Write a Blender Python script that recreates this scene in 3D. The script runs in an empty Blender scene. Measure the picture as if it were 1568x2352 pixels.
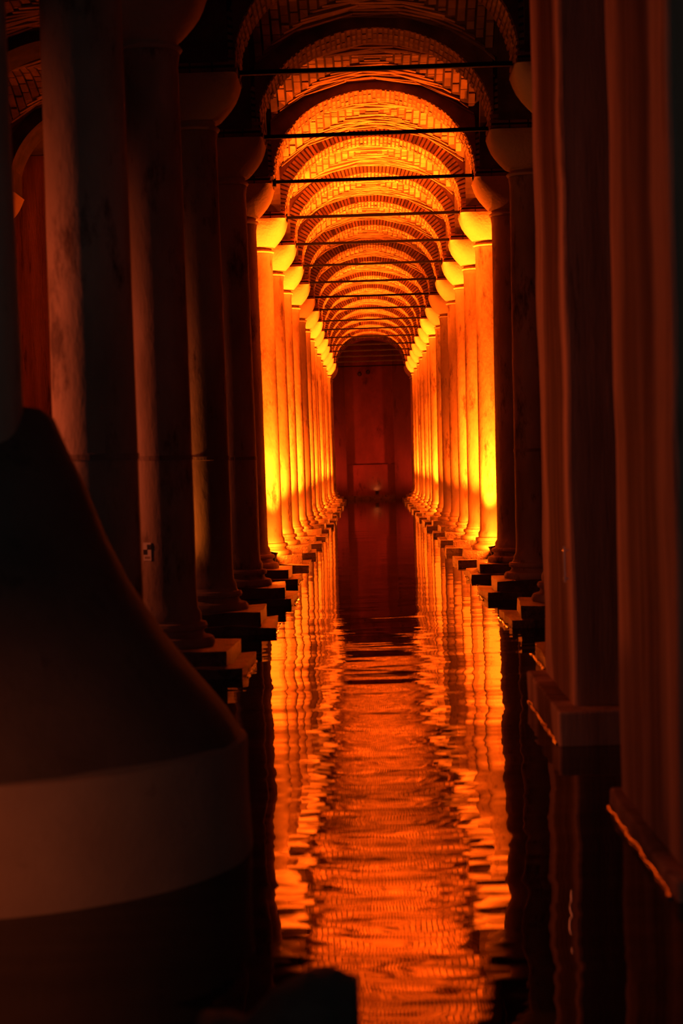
import bpy, math, random
from mathutils import Matrix, Vector, noise
random.seed(7)
D = bpy.data
SC = bpy.context.scene
C = SC.collection
PI = math.pi

# ------------------------------------------------------------------ camera
F = 4180.0                      # focal length in pixels of the 1568 px wide frame
CAM_H = 2.30
cam = D.cameras.new('camera')
cam.sensor_fit = 'HORIZONTAL'
cam.sensor_width = 36.0
cam.lens = F / 1568.0 * 36.0
cam_o = D.objects.new('camera', cam)
C.objects.link(cam_o)
YAW, PITCH, ROLL = 0.0187, 0.045, -0.029
R3 = Matrix.Rotation(YAW, 3, 'Z') @ Matrix.Rotation(PI / 2 - PITCH, 3, 'X') @ Matrix.Rotation(ROLL, 3, 'Z')
cam_o.matrix_world = Matrix.Translation((0, 0, CAM_H)) @ R3.to_4x4()
_v = R3.transposed() @ Vector((0, 1, 0))
_px, _py = 784 + F * _v.x / -_v.z, 1176 - F * _v.y / -_v.z      # where the aisle's vanishing point lands unshifted
cam.shift_x = -(846 - _px) / 1568.0
cam.shift_y = (1058 - _py) / 1568.0
cam.clip_end = 400
cam.dof.use_dof = True
cam.dof.focus_distance = 45.0
cam.dof.aperture_fstop = 2.8
SC.camera = cam_o

# ------------------------------------------------------------------ world, exposure
w = D.worlds.new('world')
SC.world = w
w.use_nodes = True
w.node_tree.nodes['Background'].inputs[0].default_value = (0.35, 0.5, 0.6, 1)
w.node_tree.nodes['Background'].inputs[1].default_value = 0.12
vs = SC.view_settings
vs.view_transform = 'Standard'
vs.look = 'None'
vs.gamma = 1
vs.exposure = 0.0
vs.use_curve_mapping = False
SC.cycles.use_denoising = True
SC.cycles.max_bounces = 6
SC.cycles.diffuse_bounces = 3
SC.cycles.glossy_bounces = 3
SC.cycles.sample_clamp_indirect = 4.0

LAMP_RGB = (1.0, 0.115, 0.004)
LAMP_W = 25000.0                 # each aisle lamp
DIM_RGB = (1.0, 0.19, 0.035)

# ------------------------------------------------------------------ layout
S = 4.9                         # bay length
A0 = 5.15                       # row 0 stands A0 bays from the camera
def rowY(n): return (A0 + n) * S
N0, N1 = -5, 16                 # first and last row of columns
XL, XR = -2.23, 2.74
XM = 0.5 * (XL + XR)
HW = 0.5 * (XR - XL)
YW = rowY(17)                   # end wall
Z_SHAFT0, Z_SHAFT1 = 0.58, 6.86
Z_CAP1 = 7.56
Z_SPR, Z_CROWN = 7.70, 9.25
ARCH_A, ARCH_B, RING, ARCH_D = 1.90, Z_CROWN - 7.70, 0.24, 1.12
Z_ROD = 7.66
XWL, XWR = XL - 2 * HW - 1.5, XR + 2 * HW + 1.0
XOFF = {(-3, 'L'): -0.08, (-2, 'L'): -0.08, (-1, 'L'): -0.07, (0, 'L'): -0.02, (1, 'L'): 0.05, (2, 'L'): -0.07, (3, 'L'): -0.03}

# ------------------------------------------------------------------ materials
def nt(name):
    m = D.materials.new(name); m.use_nodes = True
    t = m.node_tree
    return m, t, t.nodes['Principled BSDF'], t.nodes, t.links
def stone_mat(name, c1, c2, stain, rough=0.75, scale=2.0, zs=0.35, bump=0.02, stain_lo=0.56, spec=0.35, streak=False):
    m, t, b, N, L = nt(name)
    tc = N.new('ShaderNodeTexCoord'); mp = N.new('ShaderNodeMapping')
    mp.inputs['Scale'].default_value = (1, 1, zs)
    L.new(tc.outputs['Object'], mp.inputs[0])
    oi = N.new('ShaderNodeObjectInfo')
    mul = N.new('ShaderNodeMath'); mul.operation = 'MULTIPLY'; mul.inputs[1].default_value = 60
    L.new(oi.outputs['Random'], mul.inputs[0])
    def nz(s, d=6, r=0.6):
        n = N.new('ShaderNodeTexNoise'); n.noise_dimensions = '4D'
        n.inputs['Scale'].default_value = s; n.inputs['Detail'].default_value = d; n.inputs['Roughness'].default_value = r
        L.new(mp.outputs[0], n.inputs['Vector']); L.new(mul.outputs[0], n.inputs['W'])
        return n
    n1 = nz(scale); n2 = nz(scale * 2.3, 8, 0.72); n3 = nz(scale * 14, 4)
    r1 = N.new('ShaderNodeValToRGB')
    r1.color_ramp.elements[0].position = 0.35; r1.color_ramp.elements[0].color = (*c1, 1)
    r1.color_ramp.elements[1].position = 0.65; r1.color_ramp.elements[1].color = (*c2, 1)
    L.new(n1.outputs['Fac'], r1.inputs[0])
    r2 = N.new('ShaderNodeValToRGB')
    r2.color_ramp.elements[0].position = stain_lo; r2.color_ramp.elements[0].color = (0, 0, 0, 1)
    r2.color_ramp.elements[1].position = stain_lo + 0.12; r2.color_ramp.elements[1].color = (1, 1, 1, 1)
    L.new(n2.outputs['Fac'], r2.inputs[0])
    mx = N.new('ShaderNodeMix'); mx.data_type = 'RGBA'
    L.new(r2.outputs[0], mx.inputs[0]); L.new(r1.outputs[0], mx.inputs[6]); mx.inputs[7].default_value = (*stain, 1)
    L.new(mx.outputs[2], b.inputs['Base Color'])
    bp = N.new('ShaderNodeBump'); bp.inputs['Distance'].default_value = bump; bp.inputs['Strength'].default_value = 0.6
    ad = N.new('ShaderNodeMath'); ad.operation = 'ADD'
    L.new(n3.outputs['Fac'], ad.inputs[0]); L.new(n2.outputs['Fac'], ad.inputs[1])
    L.new(ad.outputs[0], bp.inputs['Height']); L.new(bp.outputs[0], b.inputs['Normal'])
    b.inputs['Roughness'].default_value = rough
    b.inputs['Specular IOR Level'].default_value = spec
    return m
def brick_mat(name, c1, c2, rough=0.85):
    m, t, b, N, L = nt(name)
    oi = N.new('ShaderNodeObjectInfo'); ge = N.new('ShaderNodeNewGeometry')
    ad = N.new('ShaderNodeMath'); ad.operation = 'ADD'
    L.new(oi.outputs['Random'], ad.inputs[0]); L.new(ge.outputs['Random Per Island'], ad.inputs[1])
    fr = N.new('ShaderNodeMath'); fr.operation = 'FRACT'; L.new(ad.outputs[0], fr.inputs[0])
    r = N.new('ShaderNodeValToRGB')
    r.color_ramp.elements[0].color = (*c1, 1); r.color_ramp.elements[1].color = (*c2, 1)
    L.new(fr.outputs[0], r.inputs[0])
    tc = N.new('ShaderNodeTexCoord')
    n = N.new('ShaderNodeTexNoise'); n.inputs['Scale'].default_value = 3.0; n.inputs['Detail'].default_value = 6
    L.new(tc.outputs['Object'], n.inputs['Vector'])
    mr = N.new('ShaderNodeMapRange'); mr.inputs[1].default_value = 0.3; mr.inputs[2].default_value = 0.7
    mr.inputs[3].default_value = 0.55; mr.inputs[4].default_value = 1.2
    L.new(n.outputs['Fac'], mr.inputs[0])
    mx = N.new('ShaderNodeMix'); mx.data_type = 'RGBA'; mx.blend_type = 'MULTIPLY'; mx.inputs[0].default_value = 1
    L.new(r.outputs[0], mx.inputs[6]); L.new(mr.outputs[0], mx.inputs[7])
    L.new(mx.outputs[2], b.inputs['Base Color'])
    b.inputs['Roughness'].default_value = rough
    b.inputs['Specular IOR Level'].default_value = 0.25
    return m
def plain(name, c, rough=0.5, metal=0.0, spec=0.5):
    m, t, b, N, L = nt(name)
    b.inputs['Base Color'].default_value = (*c, 1); b.inputs['Roughness'].default_value = rough
    b.inputs['Metallic'].default_value = metal; b.inputs['Specular IOR Level'].default_value = spec
    return m
M_MARBLE = stone_mat('weathered_marble', (0.27, 0.18, 0.11), (0.52, 0.37, 0.25), (0.10, 0.05, 0.03), scale=1.3, stain_lo=0.535, bump=0.012)
M_CAP = stone_mat('capital_marble', (0.50, 0.36, 0.23), (0.60, 0.44, 0.29), (0.30, 0.19, 0.12), scale=1.6, zs=1, stain_lo=0.62)
M_PLINTH = stone_mat('wet_plinth_stone', (0.12, 0.08, 0.055), (0.24, 0.17, 0.12), (0.035, 0.022, 0.016), scale=2.5, zs=1, rough=0.35, stain_lo=0.52, bump=0.03, spec=0.5)
M_PIER = stone_mat('streaked_pier_plaster', (0.24, 0.13, 0.08), (0.60, 0.35, 0.22), (0.13, 0.065, 0.04), scale=3.2, zs=0.09, rough=0.8, stain_lo=0.55)
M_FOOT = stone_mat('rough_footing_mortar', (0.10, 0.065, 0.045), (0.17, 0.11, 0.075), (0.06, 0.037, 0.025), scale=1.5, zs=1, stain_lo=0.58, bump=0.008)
M_FOOT2 = stone_mat('lit_tone_footing_stone', (0.36, 0.22, 0.14), (0.46, 0.29, 0.18), (0.20, 0.11, 0.07), scale=1.8, zs=1, stain_lo=0.62, bump=0.006)  # paler tone paints in the lamp-lit patch low on the footing
M_ROCK = stone_mat('dark_rock', (0.09, 0.07, 0.05), (0.16, 0.12, 0.085), (0.04, 0.03, 0.02), scale=3, zs=1, bump=0.05)
M_WALL = stone_mat('cistern_wall_plaster', (0.16, 0.07, 0.045), (0.30, 0.13, 0.085), (0.08, 0.032, 0.022), scale=0.55, zs=0.5, stain_lo=0.56, bump=0.05)
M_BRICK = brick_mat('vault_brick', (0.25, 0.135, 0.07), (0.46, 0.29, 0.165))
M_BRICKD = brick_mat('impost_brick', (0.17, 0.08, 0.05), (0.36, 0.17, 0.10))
M_MORTAR = brick_mat('lime_mortar', (0.075, 0.042, 0.028), (0.10, 0.06, 0.04), 0.95)
M_SMOOTH = brick_mat('spandrel_plaster', (0.20, 0.11, 0.08), (0.22, 0.12, 0.085), 0.9)
M_PILAST = stone_mat('dark_pilaster', (0.10, 0.05, 0.035), (0.17, 0.08, 0.055), (0.05, 0.025, 0.018), scale=0.8, zs=0.3)
M_WET = plain('wet_waterline', (0.01, 0.008, 0.006), 0.12, 0.0, 1.0)
M_IRON = plain('black_iron', (0.007, 0.005, 0.005), 0.7, 0.0, 0.15)
M_BLACK = plain('black_paint', (0.01, 0.01, 0.011), 0.4)
M_WHITE = plain('tag_white', (0.62, 0.55, 0.45), 0.6)
M_STEEL = plain('steel_conduit', (0.9, 0.8, 0.65), 0.28, 1.0)
M_SEAM = stone_mat('dark_seam', (0.22, 0.14, 0.095), (0.34, 0.23, 0.16), (0.12, 0.07, 0.045), scale=3)
m, t, b, N, L = nt('lamp_glass')
b.inputs['Emission Color'].default_value = (1.0, 0.42, 0.12, 1); b.inputs['Emission Strength'].default_value = 18
M_LENS = m
# water: dark, mirror-like, ripples grow towards the camera because they are real wavelets seen closer
m, t, b, N, L = nt('dark_water')
b.inputs['Base Color'].default_value = (0.004, 0.0035, 0.0035, 1)
b.inputs['Roughness'].default_value = 0.018
b.inputs['IOR'].default_value = 1.333
b.inputs['Specular IOR Level'].default_value = 0.5
tc = N.new('ShaderNodeTexCoord')
def wv(sx, sy, dist, det, seed, w1=1.0):
    mp = N.new('ShaderNodeMapping'); mp.inputs['Scale'].default_value = (sx, sy, 1); mp.inputs['Location'].default_value = (seed, seed * 2, seed)
    L.new(tc.outputs['Object'], mp.inputs[0])
    n = N.new('ShaderNodeTexNoise'); n.inputs['Scale'].default_value = 1.0; n.inputs['Detail'].default_value = det
    n.inputs['Roughness'].default_value = 0.5
    L.new(mp.outputs[0], n.inputs['Vector'])
    k = N.new('ShaderNodeMath'); k.operation = 'MULTIPLY'; k.inputs[1].default_value = dist
    L.new(n.outputs['Fac'], k.inputs[0])
    return k
a1 = wv(0.75, 2.1, 0.0095, 1.2, 3.1)
a2 = wv(2.2, 6.0, 0.0013, 1.0, 9.7)
a3 = wv(0.55, 0.9, 0.022, 0.5, 5.3)
sm0 = N.new('ShaderNodeMath'); sm0.operation = 'ADD'
L.new(a1.outputs[0], sm0.inputs[0]); L.new(a2.outputs[0], sm0.inputs[1])
sm1 = N.new('ShaderNodeMath'); sm1.operation = 'ADD'
L.new(sm0.outputs[0], sm1.inputs[0]); L.new(a3.outputs[0], sm1.inputs[1])
# the water is disturbed near the walkway and lies calmer deeper in the hall
sx = N.new('ShaderNodeSeparateXYZ'); L.new(tc.outputs['Object'], sx.inputs[0])
mr = N.new('ShaderNodeMapRange'); mr.interpolation_type = 'SMOOTHSTEP'
mr.inputs[1].default_value = 23; mr.inputs[2].default_value = 32; mr.inputs[3].default_value = 1.0; mr.inputs[4].default_value = 0.3
L.new(sx.outputs['Y'], mr.inputs[0])
sm = N.new('ShaderNodeMath'); sm.operation = 'MULTIPLY'
L.new(sm1.outputs[0], sm.inputs[0]); L.new(mr.outputs[0], sm.inputs[1])
bp = N.new('ShaderNodeBump'); bp.inputs['Strength'].default_value = 1.0; bp.inputs['Distance'].default_value = 1.0
L.new(sm.outputs[0], bp.inputs['Height'])
L.new(bp.outputs[0], b.inputs['Normal'])
M_WATER = m

# ------------------------------------------------------------------ mesh helpers
class MB:
    def __init__(s): s.v = []; s.f = []
    def add(s, vs_, fs_, M=None):
        k = len(s.v)
        s.v += [tuple(M @ Vector(p)) for p in vs_] if M is not None else [tuple(p) for p in vs_]
        s.f += [tuple(i + k for i in f) for f in fs_]
        return s
    def box(s, x0, x1, y0, y1, z0, z1, M=None):
        return s.add([(x0, y0, z0), (x1, y0, z0), (x1, y1, z0), (x0, y1, z0), (x0, y0, z1), (x1, y0, z1), (x1, y1, z1), (x0, y1, z1)],
                     [(0, 3, 2, 1), (4, 5, 6, 7), (0, 1, 5, 4), (1, 2, 6, 5), (2, 3, 7, 6), (3, 0, 4, 7)], M)
    def loft(s, rings, cap=True):
        n = len(rings[0]); k = len(s.v)
        for r in rings: s.v += [tuple(p) for p in r]
        for i in range(len(rings) - 1):
            for j in range(n):
                a = k + i * n + j; b_ = k + i * n + (j + 1) % n
                s.f.append((a, b_, b_ + n, a + n))
        if cap:
            s.f.append(tuple(k + j for j in reversed(range(n))))
            s.f.append(tuple(k + (len(rings) - 1) * n + j for j in range(n)))
        return s
    def lathe(s, prof, seg=48, cx=0, cy=0, cap=True):
        return s.loft([[(cx + r * math.cos(2 * PI * j / seg), cy + r * math.sin(2 * PI * j / seg), z) for j in range(seg)] for r, z in prof], cap)
    def mesh(s, name, mat, smooth=False, bevel=0):
        me = D.meshes.new(name); me.from_pydata(s.v, [], s.f)
        me.materials.append(mat)
        if smooth:
            me.polygons.foreach_set('use_smooth', [True] * len(me.polygons))
            me.set_sharp_from_angle(angle=math.radians(38))
        me.update()
        return me
def link(name, me, parent=None, loc=(0, 0, 0), rot=(0, 0, 0), kind=None, bevel=0, label=None):
    o = D.objects.new(name, me); C.objects.link(o)
    if parent: o.parent = parent
    o.location = loc; o.rotation_euler = rot
    if kind: o['kind'] = kind
    if label: o['label'] = label
    if bevel:
        md = o.modifiers.new('bevel', 'BEVEL'); md.width = bevel; md.segments = 2; md.limit_method = 'ANGLE'
    return o
def thing(name, label, cat, loc=(0, 0, 0), group=None, me=None):
    o = D.objects.new(name, me); C.objects.link(o); o.location = loc
    o['label'] = label; o['category'] = cat
    if group: o['group'] = group
    return o
def sup(r, p, z, seg=48, phase=0):
    out = []
    for j in range(seg):
        a = 2 * PI * j / seg + phase
        c, s_ = math.cos(a), math.sin(a)
        k = (abs(c) ** p + abs(s_) ** p) ** (-1.0 / p)
        out.append((r * k * c, r * k * s_, z))
    return out
def rough_mesh(me, amp, sc, seed=0):
    for v in me.vertices:
        q = v.co * sc + Vector((seed, seed, seed))
        v.co += Vector((noise.noise(q), noise.noise(q + Vector((9, 0, 0))), noise.noise(q + Vector((0, 9, 0))))) * amp
def grid_block(nx, ny, nz, x0, x1, y0, y1, z0, z1):
    mb = MB(); idx = {}
    def vid(i, j, k):
        if (i, j, k) not in idx:
            idx[(i, j, k)] = len(mb.v)
            mb.v.append((x0 + (x1 - x0) * i / nx, y0 + (y1 - y0) * j / ny, z0 + (z1 - z0) * k / nz))
        return idx[(i, j, k)]
    for i in range(nx):
        for j in range(ny):
            mb.f.append((vid(i, j, 0), vid(i, j + 1, 0), vid(i + 1, j + 1, 0), vid(i + 1, j, 0)))
            mb.f.append((vid(i, j, nz), vid(i + 1, j, nz), vid(i + 1, j + 1, nz), vid(i, j + 1, nz)))
    for i in range(nx):
        for k in range(nz):
            mb.f.append((vid(i, 0, k), vid(i + 1, 0, k), vid(i + 1, 0, k + 1), vid(i, 0, k + 1)))
            mb.f.append((vid(i, ny, k), vid(i, ny, k + 1), vid(i + 1, ny, k + 1), vid(i + 1, ny, k)))
    for j in range(ny):
        for k in range(nz):
            mb.f.append((vid(0, j, k), vid(0, j, k + 1), vid(0, j + 1, k + 1), vid(0, j + 1, k)))
            mb.f.append((vid(nx, j, k), vid(nx, j + 1, k), vid(nx, j + 1, k + 1), vid(nx, j, k + 1)))
    return mb

# ------------------------------------------------------------------ setting: basin, water, walls, ceiling
Y0, Y1 = -3.0, YW + 0.6
floor_o = link('floor', MB().box(XWL, XWR, Y0, Y1, -1.3, -1.1).mesh('floor', M_WALL), kind='structure')
water = thing('still_water', 'dark reflective water filling the cistern floor between the column rows', 'water')
water['kind'] = 'stuff'
water_me = MB().add([(XWL, Y0, 0), (XWR, Y0, 0), (XWR, Y1, 0), (XWL, Y1, 0)], [(0, 1, 2, 3)]).mesh('still_water', M_WATER)
C.objects.unlink(water); D.objects.remove(water)
water = thing('still_water', 'dark reflective water filling the cistern floor between the column rows', 'water', me=water_me)
water['kind'] = 'stuff'
def wall(name, x0, x1, y0, y1, z1=10.6):
    return link(name, MB().box(x0, x1, y0, y1, -1.2, z1).mesh(name, M_WALL), kind='structure')
wl = wall('wall_left', XWL - 0.5, XWL, Y0, Y1)
wr = wall('wall_right', XWR, XWR + 0.5, Y0, Y1)
wb = wall('wall_back', XWL - 0.5, XWR + 0.5, YW, YW + 0.5)
ceil_o = link('ceiling', MB().box(XWL - 0.5, XWR + 0.5, Y0, Y1, 10.2, 10.6).mesh('ceiling', M_MORTAR), kind='structure')
# end wall: two flat pilasters, a low ledge and an upper arched field between them
for x0, x1 in ((-2.35, -1.30), (1.55, 2.62)):
    link('pilaster', MB().box(x0, x1, YW - 0.45, YW + 0.05, -1.1, 9.6).mesh('pilaster', M_PILAST), wb)
link('ledge', MB().box(-1.3, 1.55, YW - 0.35, YW + 0.05, -1.1, 0.22).mesh('ledge', M_PLINTH), wb)
me = MB().box(-1.30, 1.55, YW - 0.12, YW + 0.05, 0.22, 2.05).mesh('lower_panel', M_WALL)
link('lower_panel', me, wb)
for i, (x, z) in enumerate(((-0.38, 7.45), (0.12, 7.55))):
    mb = MB().lathe([(0.11, 0), (0.13, 0.06), (0.09, 0.12)], 12)
    link('drain_hole', mb.mesh('drain_hole', M_BLACK), wb, (x, YW + 0.005, z), (PI / 2, 0, 0))

# groin vaults ---------------------------------------------------------------
VA, VB_, VZ = 2.36, 1.76, 7.68
VAy = 2.2
def bxz(x): return VZ + VB_ * math.sqrt(max(0.0, 1 - (x / VA) ** 2))
def byz(y): return VZ + VB_ * math.sqrt(max(0.0, 1 - (y / VAy) ** 2))
def dome(x, y): return max(bxz(x), byz(y))
def vault_meshes():
    base = MB(); n = 28
    for i in range(n + 1):
        for j in range(n + 1):
            x = -HW + 2 * HW * i / n; y = -S / 2 + S * j / n
            base.v.append((x, y, dome(x, y)))
    for i in range(n):
        for j in range(n):
            a = i * (n + 1) + j
            base.f.append((a, a + 1, a + n + 2, a + n + 1))
    base_me = base.mesh('vault_shell', M_MORTAR, smooth=True)
    br = MB()
    CW, J = 0.115, 0.038
    def brick(p00, p10, p11, p01, drop):
        # four corners on the surface; brick hangs 'drop' below it
        up = 0.02
        vs_ = [(p[0], p[1], p[2] + up) for p in (p00, p10, p11, p01)] + [(p[0], p[1], p[2] - drop) for p in (p00, p10, p11, p01)]
        br.add(vs_, [(4, 7, 6, 5), (0, 1, 5, 4), (1, 2, 6, 5), (2, 3, 7, 6), (3, 0, 4, 7)])
    y = -S / 2 + 0.6
    while y < S / 2 - 0.6:                         # pitched courses that follow the transverse curve
        # half width where the two barrels meet
        h = byz(y)
        tt = max(0.0, 1 - ((h - VZ) / VB_) ** 2)
        xd = VA * math.sqrt(tt)
        xd = min(xd, HW - 0.02)
        x = -xd + random.uniform(0, 0.1); dr = random.uniform(0.008, 0.032)
        while x < xd - 0.06:
            bl = random.uniform(0.5, 0.95)
            if abs(x) > 1.4: bl *= 0.6
            xe = min(x + bl, xd)
            g = 0.003
            jy = random.uniform(-0.006, 0.006)
            d_ = dr + random.uniform(-0.006, 0.006)
            ps = [(x + g, y + jy), (xe - g, y + jy), (xe - g, y + CW + jy), (x + g, y + CW + jy)]
            brick(*[(a, b_, bxz(a)) for a, b_ in ps], d_)
            x = xe
        y += CW + J
    x = -HW + 0.6
    while x < HW - 0.6:
        h = bxz(x)
        tt = max(0.0, 1 - ((h - VZ) / VB_) ** 2)
        yd = min(VAy * math.sqrt(tt), S / 2 - 0.02)
        if yd > 0.2:
            y = -yd
            while y < yd - 0.06:
                bl = random.uniform(0.2, 0.34)
                ye = min(y + bl, yd); g = 0.012
                d_ = random.uniform(0.010, 0.034)
                ps = [(x, y + g), (x + CW, y + g), (x + CW, ye - g), (x, ye - g)]
                if byz(y + g) > bxz(x) - 0.02 or byz(ye) > bxz(x) - 0.02:
                    brick(*[(a, b_, max(byz(b_), bxz(a))) for a, b_ in ps], d_)
                y = ye
        x += CW + J
    return base_me, br.mesh('vault_brick', M_BRICK)
VSETS = [vault_meshes() for _ in range(3)]
for n in range(N0, N1 + 1):
    for k in (-1, 0, 1):
        cx = XM + k * 2 * HW
        if k and n < -2: pass
        sh, bk = VSETS[(n * 2 + k) % 3]
        v = link('vault_bay', sh, ceil_o, (cx, rowY(n) + S / 2, 0))
        o = link('brick_courses', bk, v, kind='stuff')

# arches ---------------------------------------------------------------------
def ell(A, B_, t): return (A * math.cos(t), B_ * math.sin(t))
def arch_points(A, B_, step):
    """points evenly spaced along the half ellipse, with outward normals"""
    T = 2000; L_ = [0.0]; P = [ell(A, B_, PI * i / T) for i in range(T + 1)]
    for i in range(T): L_.append(L_[-1] + math.dist(P[i], P[i + 1]))
    cnt = int(round(L_[-1] / step)); out = []; i = 0
    for k in range(cnt):
        s_ = (k + 0.5) * L_[-1] / cnt
        while L_[i + 1] < s_: i += 1
        t_ = PI * i / T
        nx, nz = math.cos(t_) / A, math.sin(t_) / B_
        q = math.hypot(nx, nz)
        out.append((P[i][0], P[i][1], nx / q, nz / q))
    return out, L_[-1] / cnt
def core_mesh(A, depth, ring, ztop, hw):
    """mortar core of an arch ring plus the spandrel wall above it and the jambs below the spring"""
    n = 40; B_ = ARCH_B
    core = MB(); spa = MB()
    inner = [ell(A, B_, PI * i / n) for i in range(n + 1)]
    outer = [ell(A + ring, B_ + ring, PI * i / n) for i in range(n + 1)]
    d = depth / 2 - 0.03
    rings = []
    for (xi, zi), (xo, zo) in zip(inner, outer):
        rings.append([(xi, -d, Z_SPR + zi), (xi, d, Z_SPR + zi), (xo, d, Z_SPR + zo), (xo, -d, Z_SPR + zo)])
    core.loft(rings)
    d2 = d - 0.01
    o2 = [(x, z) for x, z in outer]
    vs_ = []
    for x, z in o2:
        xc = max(-hw, min(hw, x))
        vs_ += [(xc, -d2, Z_SPR + z - 0.02), (xc, d2, Z_SPR + z - 0.02), (xc, d2, ztop), (xc, -d2, ztop)]
    fs = []
    for i in range(n):
        a = i * 4
        for j in range(4):
            fs.append((a + j, a + (j + 1) % 4, a + 4 + (j + 1) % 4, a + 4 + j))
    spa.add(vs_, fs)
    return core.mesh('mortar_core', M_MORTAR), spa.mesh('spandrel', M_SMOOTH)
def wedge(w0, w1, depth, ring):
    """a voussoir brick: x along the ring, y through the arch, z outwards; z=0 on the intrados"""
    a, b_, d = w0 / 2, w1 / 2, depth / 2
    return [(-a, -d, 0), (a, -d, 0), (a, d, 0), (-a, d, 0), (-b_, -d, ring), (b_, -d, ring), (b_, d, ring), (-b_, d, ring)]
WF = [(0, 3, 2, 1), (4, 5, 6, 7), (0, 1, 5, 4), (1, 2, 6, 5), (2, 3, 7, 6), (3, 0, 4, 7)]
pts, stp = arch_points(ARCH_A, ARCH_B, 0.088)
NB = 3
BD = ARCH_D / NB
wedge_mes = []
for i in range(4):
    mb = MB().add(wedge(stp * 0.62, stp * 0.74, BD - 0.02, RING + 0.01), WF)
    me = mb.mesh('brick', M_BRICK)
    rough_mesh(me, 0.006, 9, i * 3.3)
    wedge_mes.append(me)
def brick_xf(p, row):
    x, z, nx, nz = p
    ang = math.atan2(nx, nz)
    pr = random.uniform(0.008, 0.030)
    M = Matrix.Translation((x - nx * pr, -ARCH_D / 2 + BD * (row + 0.5) + random.uniform(-0.012, 0.012), Z_SPR + z - nz * pr)) @ Matrix.Rotation(ang, 4, 'Y')
    return M @ Matrix.Diagonal((random.uniform(0.9, 1.08), random.uniform(0.94, 1.0), 1, 1))
faceless, plaster_me = core_mesh(ARCH_A, ARCH_D + 0.10, 0.015, 9.95, HW + 0.05)
core_me, spa_me = core_mesh(ARCH_A, ARCH_D, RING, 9.95, HW + 0.05)
def joined_ring():
    mb = MB()
    for p in pts:
        for r_ in range(NB):
            mb.add(wedge(stp * 0.62, stp * 0.74, BD - 0.02, RING + 0.01), WF, brick_xf(p, r_))
    return mb.mesh('ring_bricks', M_BRICK)
ring_mes = [joined_ring() for _ in range(3)]
ORD = ['first', 'second', 'third', 'fourth', 'fifth', 'sixth', 'seventh', 'eighth', 'ninth', 'tenth', 'eleventh', 'twelfth', 'thirteenth', 'fourteenth', 'fifteenth', 'sixteenth', 'seventeenth']
for n in range(N0, N1 + 1):
    if n < 0:                                        # above the top edge of the photograph: part of the ceiling
        root = link('transverse_arch', spa_me, ceil_o, (XM, rowY(n), 0))
        link('mortar_core', core_me, root); link('ring_bricks', ring_mes[n % 3], root, kind='stuff')
        continue
    if n == 0: lab = 'dark red brick arch nearest the camera, cut off by the top edge'
    elif n == 1: lab = 'second brick arch from the front, dull red bricks just behind the nearest tie rod'
    elif n == 2: lab = 'third brick arch from the front, where the bright orange vault begins'
    else: lab = ORD[n] + ' brick arch from the front, glowing orange underneath'
    if n == 16: lab = 'farthest small brick arch, right before the dark red end wall'
    root = thing('brick_arch', lab, 'arch', (XM, rowY(n), 0), 'brick arches spanning the water')
    link('spandrel', plaster_me if n <= 2 else spa_me, root); link('mortar_core', core_me, root)
    if n <= 2:
        for i, p in enumerate(pts):
            for r_ in range(NB):
                o = D.objects.new('brick', wedge_mes[random.randrange(4)]); C.objects.link(o); o.parent = root
                o.matrix_local = brick_xf(p, r_)
    else:
        link('ring_bricks', ring_mes[n % 3], root, kind='stuff')
# side-aisle transverse arches and the arches that run along the rows belong to the ceiling
side_core, side_spa = core_mesh(S / 2 - 0.60, 1.06, RING, 9.95, S / 2 + 0.02)
for n in range(N0, N1 + 1):
    for k in (-1, 1):
        o = link('side_aisle_arch', spa_me, ceil_o, (XM + k * 2 * HW, rowY(n), 0))
        link('mortar_core', core_me, o)
    for X in (XL, XR):
        o = link('row_arch', side_spa, ceil_o, (X, rowY(n) + S / 2, 0), (0, 0, PI / 2))
        link('mortar_core', side_core, o)

# ------------------------------------------------------------------ tie rods
def rod_parts(first):
    h = ARCH_A + 0.10
    a = 0.031
    rod = MB().box(-h, h, -a, a, -a, a)
    plate = MB().box(-0.03, 0.03, -0.09, 0.09, -0.09, 0.09).mesh('anchor_plate', M_IRON)
    return rod.mesh('bar', M_IRON), plate
bar_me, plate_me = rod_parts(True)
for n in range(0, N1 + 1):
    if n == 0: lab = 'nearest and thickest-looking black iron tie rod, across the top of the aisle'
    elif n == 16: lab = 'farthest thin black tie rod, lowest one in front of the end wall'
    else: lab = ORD[n] + ' black iron tie rod counted from the top downwards'
    tr = thing('tie_rod', lab, 'tie rod', (XM, rowY(n), Z_ROD + random.uniform(-0.02, 0.02)), 'iron tie rods under the arches')
    tr.rotation_euler = (0, -random.uniform(0.0, 0.006), 0)
    link('bar', bar_me, tr)
    for s_ in (-1, 1): link('anchor_plate', plate_me, tr, (s_ * (ARCH_A + 0.0), 0, 0))

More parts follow.
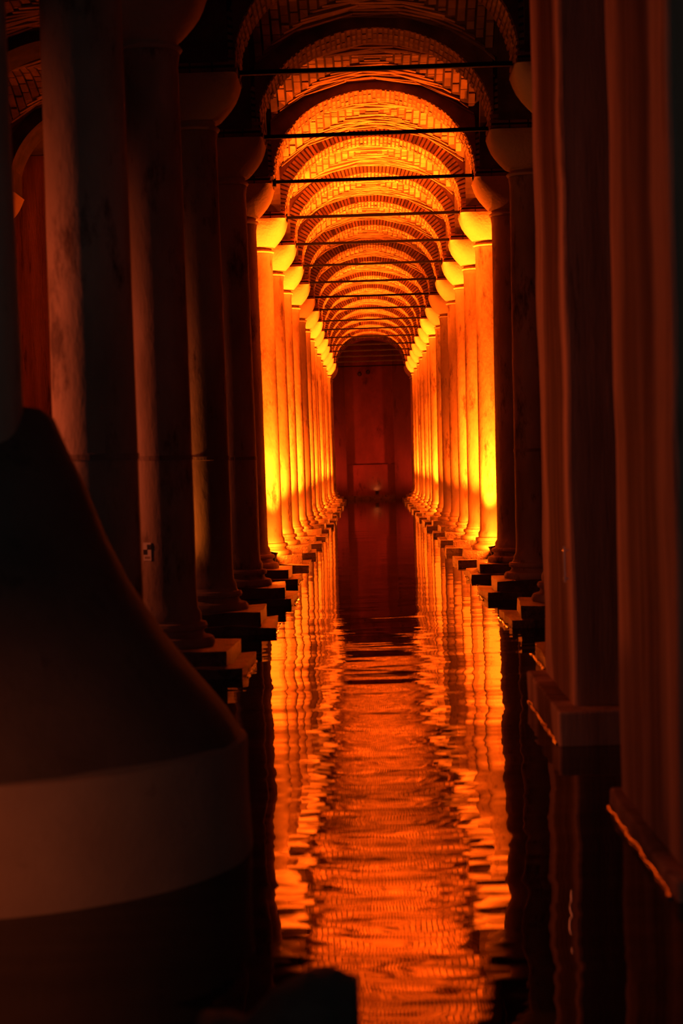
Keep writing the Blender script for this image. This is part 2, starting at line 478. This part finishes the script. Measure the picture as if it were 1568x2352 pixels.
# ------------------------------------------------------------------ columns
def col_meshes(r0, r1, seed):
    shaft = MB().lathe([(r0 + 0.045, Z_SHAFT0), (r0 + 0.045, Z_SHAFT0 + 0.07), (r0 + 0.01, Z_SHAFT0 + 0.13), (r0, Z_SHAFT0 + 0.3)] +
                       [(r0 + (r1 - r0) * (k / 14.0) ** 1.3, 0.9 + (Z_SHAFT1 - 0.12 - 0.9) * k / 14.0) for k in range(1, 15)] +
                       [(r1 + 0.015, Z_SHAFT1 - 0.03), (r1 + 0.02, Z_SHAFT1)], 56)
    sm_ = shaft.mesh('shaft', M_MARBLE, smooth=True); rough_mesh(sm_, 0.006, 1.6, seed)
    neck = MB().lathe([(r1 + 0.00, Z_SHAFT1), (r1 + 0.035, Z_SHAFT1 + 0.015), (r1 + 0.05, Z_SHAFT1 + 0.04), (r1 + 0.035, Z_SHAFT1 + 0.065), (r1 + 0.0, Z_SHAFT1 + 0.075), (r1 - 0.01, Z_SHAFT1 + 0.10), (r1 + 0.02, Z_SHAFT1 + 0.13)], 56)
    zc = Z_SHAFT1 + 0.13
    prof = [(0.335, 2.0, 0), (0.37, 2.05, 0.03), (0.43, 2.3, 0.10), (0.505, 2.7, 0.20), (0.565, 3.4, 0.31), (0.60, 4.6, 0.42), (0.615, 6.5, 0.50), (0.62, 10, 0.555), (0.62, 18, Z_CAP1 - zc)]
    cap = MB().loft([sup(r, p, zc + dz, 64) for r, p, dz in prof])
    base = MB().lathe([(0.50, 0.27), (0.52, 0.30), (0.525, 0.345), (0.50, 0.39), (0.43, 0.405), (0.40, 0.44), (0.405, 0.47), (0.435, 0.48), (0.445, 0.515), (0.43, 0.55), (0.38, 0.56), (0.37, 0.60)], 48)
    seam = MB().lathe([(r0 - 0.02, 2.365), (r0 + 0.004, 2.37), (r0 + 0.004, 2.42), (r0 - 0.02, 2.425)], 56)
    return [('shaft', sm_), ('necking', neck.mesh('necking', M_CAP, smooth=True)), ('capital', cap.mesh('capital', M_CAP, smooth=True)),
            ('base', base.mesh('base', M_MARBLE, smooth=True)), ('joint_band', seam.mesh('joint_band', M_SEAM))]
COLS = [col_meshes(0.325, 0.285, 0.0), col_meshes(0.315, 0.28, 5.0), col_meshes(0.335, 0.29, 11.0), col_meshes(0.335, 0.318, 17.0), col_meshes(0.36, 0.34, 23.0)]
def blocky(hx, hy, z0, z1, seed, mat=M_PLINTH, amp=0.03):
    mb = grid_block(6, 6, 3, -hx, hx, -hy, hy, z0, z1)
    me = mb.mesh('plinth_block', mat); rough_mesh(me, amp, 2.2, seed); return me
PL_UP = [blocky(0.72, 0.70, 0.10, 0.29, s_) for s_ in (1, 4, 8)]
PL_LO = [blocky(0.90, 0.88, -1.15, 0.11, s_, amp=0.05) for s_ in (2, 5, 9)]
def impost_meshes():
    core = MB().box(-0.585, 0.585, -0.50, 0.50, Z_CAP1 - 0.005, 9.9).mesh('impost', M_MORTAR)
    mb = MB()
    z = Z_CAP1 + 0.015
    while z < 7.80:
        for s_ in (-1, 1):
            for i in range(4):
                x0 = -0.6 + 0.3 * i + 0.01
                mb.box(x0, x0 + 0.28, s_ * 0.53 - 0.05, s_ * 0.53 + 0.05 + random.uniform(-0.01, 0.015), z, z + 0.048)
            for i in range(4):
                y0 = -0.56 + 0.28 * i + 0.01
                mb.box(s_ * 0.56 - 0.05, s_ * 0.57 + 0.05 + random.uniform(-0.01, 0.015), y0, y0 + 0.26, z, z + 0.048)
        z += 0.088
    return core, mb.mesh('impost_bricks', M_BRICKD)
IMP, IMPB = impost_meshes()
def column_label(n, side):
    sd = 'left' if side == 'L' else 'right'
    if side == 'L':
        if n == -3: return 'column at the far left edge rising out of the sloping footing'
        if n == -2: return 'widest dark column on the left, lower part hidden by the sloping footing'
        if n == -1: return 'dark left column that carries the small black-and-white survey tag'
        if n == 0: return 'dark left column right behind the tagged one, amber light on its left edge'
        if n == 1: return 'narrow dark left column with a thin glowing orange right edge'
        if n == 2: return 'last unlit column of the left row, just before the glowing ones'
    else:
        if n == 0: return 'right column mostly hidden behind the nearer square pier, stepped plinth in view'
        if n == 1: return 'dark right column beside the pier, dark joint band at mid height'
        if n == 2: return 'last unlit column of the right row, just before the glowing ones'
    if n == 16: return 'farthest small column of the %s row, beside the red end wall' % sd
    return '%s glowing orange marble column of the %s row, counted from the front' % (ORD[n - 3], sd)
for n in range(N0, N1 + 1):
    for side, X in (('L', XL), ('R', XR)):
        if n < -3: continue
        if side == 'R' and n in (-2, -3, -1) and n != -1: continue      # encased in square piers
        if side == 'R' and n == -1:
            pass
        v = (n * 5 + (side == 'R') * 2) % 3
        x = X + XOFF.get((n, side), random.uniform(-0.03, 0.03))
        lab = column_label(n, side)
        if side == 'R' and n == -1: lab = 'right column standing close behind the farther square pier'
        c = thing('stone_column', lab, 'column', (x, rowY(n), 0), '%s row of columns' % ('left' if side == 'L' else 'right'))
        for nm, me in COLS[{-1: 3, -2: 4}.get(n, v) if side == 'L' else v]:
            if nm == 'joint_band' and n > 1: continue
            link(nm, me, c)
        link('impost', IMP, c); link('impost_bricks', IMPB, c, kind='stuff')
        if not (side == 'L' and n == -3):
            link('plinth_block', PL_UP[v], c, (0.02, 0, 0), (0, 0, random.uniform(-0.05, 0.05)))
            link('plinth_block', PL_LO[(v + 1) % 3], c, (0.0, 0, 0), (0, 0, random.uniform(-0.04, 0.04)))
for n in range(1, 8):
    if n == 3:  # pier added in place of a column, to block the glowing aisle behind
        p = thing('square_pier', 'dark square pier added deep in the side aisle to cover its glow in the far left gap', 'pier', (XL - 2 * HW, rowY(3), 0), 'square piers')
        me = grid_block(4, 4, 24, -0.98, 0.98, -0.98, 0.98, 0.3, 9.9).mesh('shaft', M_PIER); rough_mesh(me, 0.02, 1.3, 8)
        link('shaft', me, p)
        link('plinth', grid_block(3, 3, 2, -1.15, 1.15, -1.15, 1.15, -1.15, 0.31).mesh('plinth', M_PIER), p)
        continue
    c = thing('stone_column', 'dark column of the outer row beyond the left side aisle', 'column', (XL - 2 * HW + 0.02 * (n % 3), rowY(n), 0), 'outer row at the far left')
    for nm, me in COLS[n % 3]:
        if nm != 'joint_band': link(nm, me, c)
    link('impost', IMP, c)
    link('plinth_block', PL_UP[n % 3], c); link('plinth_block', PL_LO[n % 3], c)
# wet meniscus where the nearer plinths meet the water
def meniscus(parent, x, y0, y1):
    n = 26; mb = MB(); rings = []
    for i in range(n + 1):
        y = y0 + (y1 - y0) * i / n
        rr = random.uniform(0.006, 0.014); ox = random.uniform(-0.012, 0.012)
        rings.append([(x + ox + rr * math.cos(a_), y, 0.004 + rr * math.sin(a_)) for a_ in [2 * PI * j / 8 for j in range(8)]])
    mb.loft(rings)
    link('waterline', mb.mesh('waterline', M_WET, smooth=True), parent)
for o in [o for o in C.objects if o.name.startswith('stone_column') and o.get('group', '').endswith('row of columns')]:
    if 18 < o.location.y < 36:
        meniscus(o, 0.93 if o.location.x < 0 else -0.93, -0.8, 0.8)
# survey tag on the second left column
tagx, tagz = -2.465, 1.365
cx, cy = XL + XOFF[(-1, 'L')], rowY(-1)
a = math.asin((tagx - cx) / 0.33)
tag = thing('survey_tag', 'small white tag with black squares stuck on the dark left column', 'tag',
            (cx + 0.337 * math.sin(a), cy - 0.337 * math.cos(a), tagz), me=MB().box(-0.052, 0.052, -0.003, 0.003, -0.10, 0.10).mesh('survey_tag', M_WHITE))
tag.rotation_euler = (0, 0, a)
sq = MB().box(-0.026, 0.026, -0.0015, 0.0015, -0.028, 0.028).mesh('black_square', M_BLACK)
link('black_square', sq, tag, (0.026, -0.0045, 0.052)); link('black_square', sq, tag, (-0.026, -0.0045, -0.004))
link('caption_strip', MB().box(-0.035, 0.035, -0.001, 0.001, -0.012, 0.012).mesh('caption_strip', M_SEAM), tag, (0.0, -0.004, -0.065))

# ------------------------------------------------------------------ square piers on the right
def pier(lab, yc, xin, depth, plx, z_pl):
    p = thing('square_pier', lab, 'pier', (0, yc, 0), 'square piers on the right')
    xo = XR + (XR - xin)
    me = grid_block(4, 10, 30, xin, xo, -depth / 2, depth / 2, z_pl, 9.9).mesh('shaft', M_PIER)
    rough_mesh(me, 0.02, 1.3, yc)
    link('shaft', me, p, bevel=0.03)
    me = grid_block(4, 8, 3, plx, xo + 0.1, -depth / 2 - 0.30, depth / 2 + 0.18, -1.15, z_pl + 0.01).mesh('plinth', M_PIER)
    rough_mesh(me, 0.03, 1.9, yc + 3)
    link('plinth', me, p, bevel=0.02)
    meniscus(p, plx - 0.01, -depth / 2 - 0.2, depth / 2)
    return p
pier_a = pier('square streaked pier with a pale stepped plinth, farther of the two', 15.82, 1.60, 2.36, 1.45, 0.26)
pier_b = pier('broad square pier nearest the right edge, vertically streaked reddish side', 10.64, 1.585, 2.24, 1.51, 0.09)
con = thing('metal_conduit', 'short bright metal conduit on the inner face of the farther square pier', 'conduit', (1.565, 14.75, 1.27))
link('tube', MB().lathe([(0.012, 0), (0.012, 0.29)], 12).mesh('tube', M_STEEL, smooth=True), con)
for z in (0.03, 0.26): link('clip', MB().box(-0.014, 0.03, -0.012, 0.012, -0.006, 0.006).mesh('clip', M_STEEL), con, (0, 0, z))

# ------------------------------------------------------------------ sloping footing at the lower left
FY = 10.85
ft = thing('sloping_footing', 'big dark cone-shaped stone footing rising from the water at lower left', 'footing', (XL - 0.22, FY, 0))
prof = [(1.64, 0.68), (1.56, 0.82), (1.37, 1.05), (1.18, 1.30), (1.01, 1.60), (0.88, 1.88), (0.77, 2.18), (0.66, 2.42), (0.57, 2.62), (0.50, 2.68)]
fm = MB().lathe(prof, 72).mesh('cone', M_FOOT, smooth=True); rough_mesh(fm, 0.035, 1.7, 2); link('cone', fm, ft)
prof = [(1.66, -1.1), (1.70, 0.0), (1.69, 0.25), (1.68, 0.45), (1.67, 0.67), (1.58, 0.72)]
fm = MB().lathe(prof, 72).mesh('base_drum', M_FOOT2, smooth=True); rough_mesh(fm, 0.035, 1.4, 7); link('base_drum', fm, ft, label='stone base drum, its lamp-lit patch put in as a paler colour')

# ------------------------------------------------------------------ rock in the foreground
rk = grid_block(18, 8, 8, -0.5, 0.5, -0.3, 0.3, 0, 1)
tops = [(-0.55, 0.47), (-0.47, 0.475), (-0.40, 0.44), (-0.34, 0.50), (-0.27, 0.56), (-0.20, 0.60), (-0.13, 0.60), (-0.07, 0.565), (-0.035, 0.555), (0.0, 0.50)]
def topz(x):
    for (xa, za), (xb, zb) in zip(tops, tops[1:]):
        if xa <= x <= xb: return za + (zb - za) * (x - xa) / (xb - xa)
    return tops[0][1] if x < tops[0][0] else tops[-1][1]
nv = []
for x, y, z in rk.v:
    xx = -0.30 + x * 0.52
    nv.append((xx, y * 1.0 - 0.06 * z, -1.1 + (topz(xx + 0.0) + 1.1 - 0.10 * (abs(y) / 0.3) ** 2) * z))
rk.v = nv
me = rk.mesh('rock', M_ROCK, smooth=True); rough_mesh(me, 0.02, 5, 1)
rock = thing('rock', 'dark pointed rock jutting up at the bottom edge in front of the water', 'rock', (-0.05, 6.05, 0), me=me)

# ------------------------------------------------------------------ lamps
can = MB().lathe([(0.05, -0.16), (0.085, -0.15), (0.09, 0.02), (0.10, 0.04), (0.10, 0.06), (0.088, 0.06), (0.08, 0.03)], 20).mesh('housing', M_BLACK, smooth=True)
lens = MB().lathe([(0.078, 0.03), (0.078, 0.036)], 20).mesh('lens', M_LENS)
yoke = MB().box(-0.115, -0.10, -0.02, 0.02, -0.20, 0.02).box(0.10, 0.115, -0.02, 0.02, -0.20, 0.02).box(-0.115, 0.115, -0.025, 0.025, -0.21, -0.195).mesh('yoke', M_BLACK)
def lamp(lab, loc, target, power, rgb=LAMP_RGB, cone=80, blend=1.0, spill=0.0, group='floodlights at the feet of the glowing columns', rad=0.05):
    f = thing('floodlight', lab, 'lamp', loc, group)
    d = (Vector(target) - Vector(loc)).normalized()
    f.rotation_euler = d.to_track_quat('Z', 'Y').to_euler()
    link('housing', can, f); link('lens', lens, f)
    y_ = link('yoke', yoke, f)
    l = D.lights.new('beam', 'SPOT'); l.energy = power; l.color = rgb; l.spot_size = math.radians(cone); l.spot_blend = blend
    l.shadow_soft_size = rad
    o = D.objects.new('beam', l); C.objects.link(o); o.parent = f; o.location = (0, 0, 0.13); o.rotation_euler = (PI, 0, 0)
    if spill:
        l2 = D.lights.new('spill', 'POINT'); l2.energy = power * spill; l2.color = rgb
        l2.shadow_soft_size = rad
        o2 = D.objects.new('spill', l2); C.objects.link(o2); o2.parent = f; o2.location = (0, 0, 0.16)
    return f
PW = {('L', 3): 1.0, ('L', 4): 1.1, ('L', 5): 1.2, ('L', 6): 1.2, ('L', 7): 0.25, ('L', 8): 1.0, ('L', 9): 1.0, ('L', 10): 0.7, ('L', 11): 1.2,
      ('R', 3): 1.1, ('R', 4): 1.2, ('R', 5): 1.1, ('R', 6): 0.25, ('R', 7): 0.12, ('R', 8): 0.3, ('R', 9): 1.3, ('R', 10): 1.2}
for n in range(3, N1):
    for side, X in (('L', XL), ('R', XR)):
        s_ = 1 if side == 'L' else -1
        x = X + s_ * random.uniform(0.0, 0.12); y = rowY(n) - 0.84
        lamp('floodlight at the foot of the %s glowing column in the %s row' % (ORD[n - 3], 'left' if side == 'L' else 'right'),
             (x, y, 0.34), (X + s_ * 2.0, rowY(n) - 0.80, 9.0), LAMP_W * PW.get((side, n), 0.9), spill=0.010, cone=78 if n == 3 else 64)
lamp('tiny floodlight on the ledge of the far end wall', (0.45, YW - 0.30, 0.42), (0.45, YW - 0.1, 4), 8, cone=60, group='end wall lamp')
# unseen dim spots: left-aisle and footing lamps, plus fills added for rock and end wall
def dim(loc, target, power, cone=110, rgb=DIM_RGB, rad=0.15):
    l = D.lights.new('unseen_dim_spot', 'SPOT'); l.energy = power; l.color = rgb; l.spot_size = math.radians(cone); l.spot_blend = 1; l.shadow_soft_size = rad
    o = D.objects.new('unseen_dim_spot', l); C.objects.link(o); o.location = loc
    o.rotation_euler = (Vector(target) - Vector(loc)).to_track_quat('-Z', 'Y').to_euler()
for yy, zz, pw in ((10.4, 4.6, 280), (15.2, 3.4, 480), (20.0, 2.8, 360), (24.9, 2.8, 220), (29.8, 2.6, 150)):
    dim((-6.3, yy, zz), (2.0, yy + 0.1, 2.8), pw, cone=85, rgb=(1, 0.15, 0.05))
dim((-3.7, 24.7, 0.4), (-2.4, 25.0, 2.0), 260, cone=60, rgb=(1, 0.22, 0.02))
dim((-3.3, 5.0, 0.9), (-2.3, 9.5, 0.3), 170, cone=36)
dim((-3.0, 3.5, 1.2), (-0.4, 6.0, 0.5), 3, cone=30)  # added weak fill for the top of the rock
for side_x in (-3.3, 3.9): dim((side_x, YW - 2.2, 0.6), (0.2, YW, 6.0), 620, cone=130, rgb=(1, 0.05, 0.018))  # added pair of hidden red spots that brighten the end wall
dim((-3.2, 6.5, 1.0), (-2.6, 10.0, 0.2), 10, cone=50)
